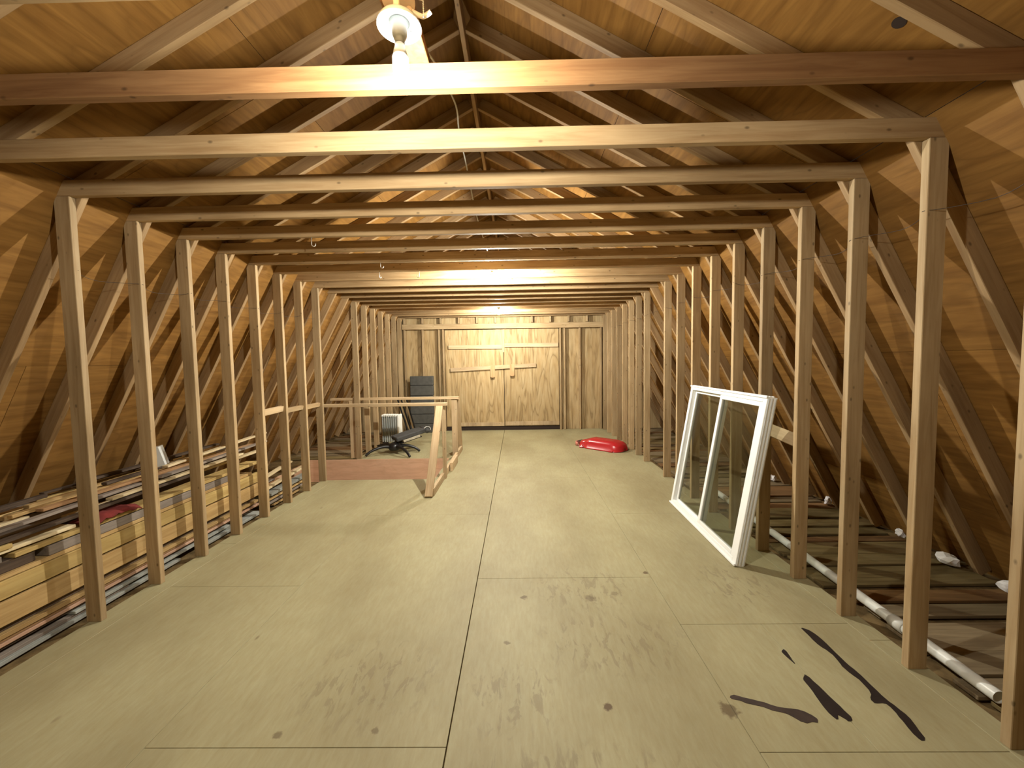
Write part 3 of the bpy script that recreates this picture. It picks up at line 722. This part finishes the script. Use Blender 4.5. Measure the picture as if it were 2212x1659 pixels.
# ------------------------------------------------------------------ lumber pile behind the left studs
PL = {}
for k, b_, d in (('tan', (0.50, 0.35, 0.16), (0.37, 0.235, 0.095)), ('yellow', (0.49, 0.365, 0.15), (0.37, 0.25, 0.09)), ('brown', (0.36, 0.22, 0.11), (0.24, 0.13, 0.06)),
                 ('grey', (0.29, 0.25, 0.22), (0.19, 0.16, 0.14)), ('bluegrey', (0.38, 0.40, 0.38), (0.27, 0.29, 0.28)), ('dark', (0.10, 0.07, 0.05), (0.05, 0.035, 0.025)),
                 ('pale', (0.70, 0.60, 0.40), (0.58, 0.46, 0.27)), ('pink', (0.50, 0.33, 0.24), (0.38, 0.23, 0.16))):
    PL[k] = lumber_mat('pile_' + k, b_, d, knots=False, rough=0.8, var=.1)
GP = 'boards of the lumber pile behind the left studs'
def pile(x0, x1, z0, z1, y0, y1, col, label, yaw=0.0, rise=0.0, nm='lumber_board'):
    xm, zm = (x0 + x1) / 2, (z0 + z1) / 2; ln = (y1 - y0)
    dx = math.tan(yaw) * ln / 2; dz = rise / 2
    o = board(nm, (xm - dx, y0, zm - dz), (xm + dx, y1, zm + dz), (1, 0, 0), x1 - x0, z1 - z0, PL[col])
    return tag(o, label, 'board', GP)
FX = -2.70
pile(FX - .15, FX, .000, .022, 1.30, 3.05, 'bluegrey', 'pale blue-grey plank lowest of the lumber pile, on the floor by the nearest left stud')
pile(FX - .13, FX + .01, .000, .024, 3.30, 4.05, 'bluegrey', 'greenish grey plank low in the pile beside the third left stud')
pile(FX - .19, FX - .02, .024, .045, 1.55, 2.65, 'grey', 'grey weathered strip just above the lowest plank of the pile')
pile(FX - .17, FX - .005, .047, .066, 2.30, 3.60, 'bluegrey', 'light grey slat in the low layers between the first two left studs')
pile(FX - .20, FX - .03, .068, .088, 1.20, 3.90, 'dark', 'blackish strip low in the lumber pile')
pile(FX - .17, FX - .01, .090, .110, 1.90, 4.05, 'pink', 'pinkish brown strip low in the lumber pile')
pile(FX - .19, FX - .015, .112, .130, 1.00, 3.80, 'brown', 'thin brown strip under the wide tan boards')
pile(FX - .16, FX - .005, .132, .158, 1.60, 4.02, 'tan', 'thin tan strip under the wide tan boards')
pile(FX - .22, FX - .035, .160, .198, 1.10, 4.00, 'dark', 'dark recessed board painted as the shaded gap between tan strip and wide board')  # set back and near black, paints the shade of a gap in the stack
pile(FX - .040, FX, .200, .325, 0.80, 4.12, 'tan', 'widest tan board on edge, the lower of the two at the front of the pile')
pile(FX - .040, FX - .002, .338, .435, 0.90, 4.05, 'yellow', 'yellowish tan board on edge above the widest board of the pile')
pile(FX - .25, FX - .045, .200, .430, 0.9, 4.0, 'brown', 'thick brown timber hidden behind the front boards of the pile')
pile(FX - .17, FX - .01, .438, .462, 1.0, 3.95, 'tan', 'thin tan board lying on top of the upright front boards')
pile(FX - .15, FX - .012, .464, .520, 2.20, 3.70, 'grey', 'purplish grey board at the front, under the red cloth')
pile(FX - .16, FX - .03, .464, .525, 0.95, 2.15, 'dark', 'dark grey board end left of the nearest stud')
pile(FX - .14, FX - .005, .527, .552, 2.05, 4.05, 'yellow', 'yellow tan board below the red cloth', .01)
pile(FX - .10, FX - .02, .527, .56, .95, 2.0, 'grey', 'grey strip above the dark board end left of the nearest stud')
pile(FX - .15, FX - .04, .565, .585, 0.9, 2.36, 'pale', 'pale thin strip near the top of the pile at the nearest stud', .02)
pile(FX - .17, FX - .03, .60, .625, 1.0, 2.05, 'yellow', 'yellow board sloping up at the far left edge of the pile', .02, -.03)
pile(FX - .20, FX - .15, .590, .612, 2.45, 4.35, 'pale', 'long pale stick on top of the pile crossing three studs', .03, .02)
# big timbers that carry the pile behind the front boards
for k, (z0, z1) in enumerate(((.002, .19), (.194, .38), (.384, .555))):
    for j in range(3):
        x1_ = FX - .275 - j * .225
        if x1_ - .2 < -3.52 + .3 * z0: continue
        pile(x1_ - .205, x1_, z0, z1, 1.15 + .07 * j, 4.0 - .12 * k - .05 * j, ('brown', 'dark', 'grey')[(k + j) % 3], ('lowest', 'middle', 'upper')[k] + ' big timber at the core of the lumber pile, ' + ('nearest the studs', 'second back', 'third back')[j])
def bay(y):
    k = sum(1 for n in range(3, 11) if Yn(n) < y * 1.02)
    return ('left of the nearest left stud', 'between first and second left studs', 'between second and third left studs', 'between third and fourth left studs', 'between fourth and fifth left studs', 'past the fifth left stud', 'past the fifth left stud', 'past the sixth left stud', 'past the sixth left stud')[k]
CW = {'tan': 'tan', 'yellow': 'yellowish', 'brown': 'brown', 'grey': 'grey', 'bluegrey': 'blue-grey', 'dark': 'blackish', 'pale': 'cream', 'pink': 'pinkish'}
ORD = ('first', 'second', 'third', 'fourth', 'fifth', 'sixth', 'seventh', 'eighth', 'ninth', 'tenth', 'eleventh', 'twelfth')
pr = random.Random(11); seen = {}
x = FX - .27; top = .558; k = 0
for w, c in ((.12, 'grey'), (.10, 'tan'), (.14, 'dark'), (.09, 'brown'), (.13, 'grey')):
    pile(x - w, x, top, top + .024, 1.05 + .1 * (k % 3), 3.9 - .2 * (k % 2), c, CW[c] + ' plank of the top layer, ' + ORD[k] + ' back from the studs'); x -= w + .012; k += 1
# loose sticks, crossing, each course in its own slots
for c_i in range(3):
    z0 = top + .027 + c_i * .034; slots = 5 - c_i // 2
    for j in range(slots):
        th = pr.choice((.014, .02, .026)); w = pr.uniform(.03, .075); xs_ = FX - .30 - j * .115 - c_i * .01
        ya = pr.uniform(1.05, 3.0); ln = pr.uniform(.7, 1.7); yb_ = min(ya + ln, 4.4); yaw = pr.uniform(-1, 1) * .03 / (yb_ - ya)
        c = pr.choice(('pale', 'tan', 'grey', 'dark', 'brown', 'yellow', 'dark', 'grey'))
        lb = CW[c] + ' stick, ' + ORD[c_i] + ' course above the top planks, ' + ORD[j] + ' back from the studs'
        pile(xs_ - w, xs_, z0, z0 + th, ya, yb_, c, lb, yaw)
# a few sticks over the front boards
for k, (dx, z0, ya, yb_, c, rise) in enumerate(((.03, .620, 1.9, 3.3, 'dark', .01), (.12, .652, 1.3, 2.9, 'grey', .02), (.04, .650, 2.6, 3.9, 'pale', .01), (.15, .685, 2.3, 4.2, 'brown', .0), (.06, .690, 3.0, 4.3, 'grey', .02), (.19, .735, 3.2, 4.5, 'pale', .05))):
    pile(FX - dx - .05, FX - dx, z0, z0 + .018, ya, yb_, c, CW[c] + ' loose stick over the front boards, ' + ORD[k] + ' from the bottom', 0, rise)
# lower heap farther along
for k in range(12):
    lv, j = divmod(k, 3); th = pr.choice((.016, .022, .030)); w = pr.uniform(.07, .13); xs_ = -2.69 - j * .17; ya = pr.uniform(4.16, 4.25); ln = pr.uniform(.55, .85)
    z0 = .002 + lv * .040; c = pr.choice(('bluegrey', 'grey', 'brown', 'dark', 'tan'))
    pile(xs_ - w, xs_, z0, z0 + th, ya, ya + ln, c, 'short ' + CW[c] + ' piece, course ' + ORD[lv] + ', ' + ORD[j] + ' back, in the low heap past the fifth stud', pr.uniform(-.02, .02))
pile(-2.80, -2.74, .20, .222, 4.16, 5.0, 'pale', 'pale stick tilted up on the low heap past the fifth left stud', .02, .06)
pile(-2.94, -2.88, .26, .28, 4.16, 4.95, 'pale', 'cream stick lying highest on the low heap past the fifth left stud', .03, .10)
# red cloth tucked between the boards
M['cloth'] = flat_mat('dark_red_cloth', (0.22, 0.03, 0.025), 0.95, spots=.4)
bm = bmesh.new(); gx, gy = 14, 6; vt = {}
for i in range(gx + 1):
    for j in range(gy + 1):
        y = 2.40 + .34 * i / gx; v = j / gy
        vt[i, j] = bm.verts.new((FX - .13 + .155 * v + .006 * math.sin(i * 1.3), y, .570 + .03 * math.sin(math.pi * i / gx) * (1 - v * .3) - .045 * max(0, v - .75) * 4 * .5 + .006 * math.sin(i * 2.1 + j)))
for i in range(gx):
    for j in range(gy): bm.faces.new((vt[i, j], vt[i + 1, j], vt[i + 1, j + 1], vt[i, j + 1]))
cl = obj('red_cloth', fin(bm, 'red_cloth', M['cloth'], True), None); cl.modifiers.new('thick', 'SOLIDIFY').thickness = .006
tag(cl, 'crumpled dark red cloth tucked into the lumber pile by the second left stud', 'cloth')
# white post offcut standing out of the pile
M['whitepaint'] = flat_mat('white_paint', (0.72, 0.74, 0.72), 0.5, spots=.1)
wp = board('white_offcut', (-3.06, 3.33, .697), (-3.095, 3.31, .86), (1, .5, 0), .085, .10, M['whitepaint'], None, .004)
tag(wp, 'short white painted post offcut standing up on the lumber pile', 'offcut')
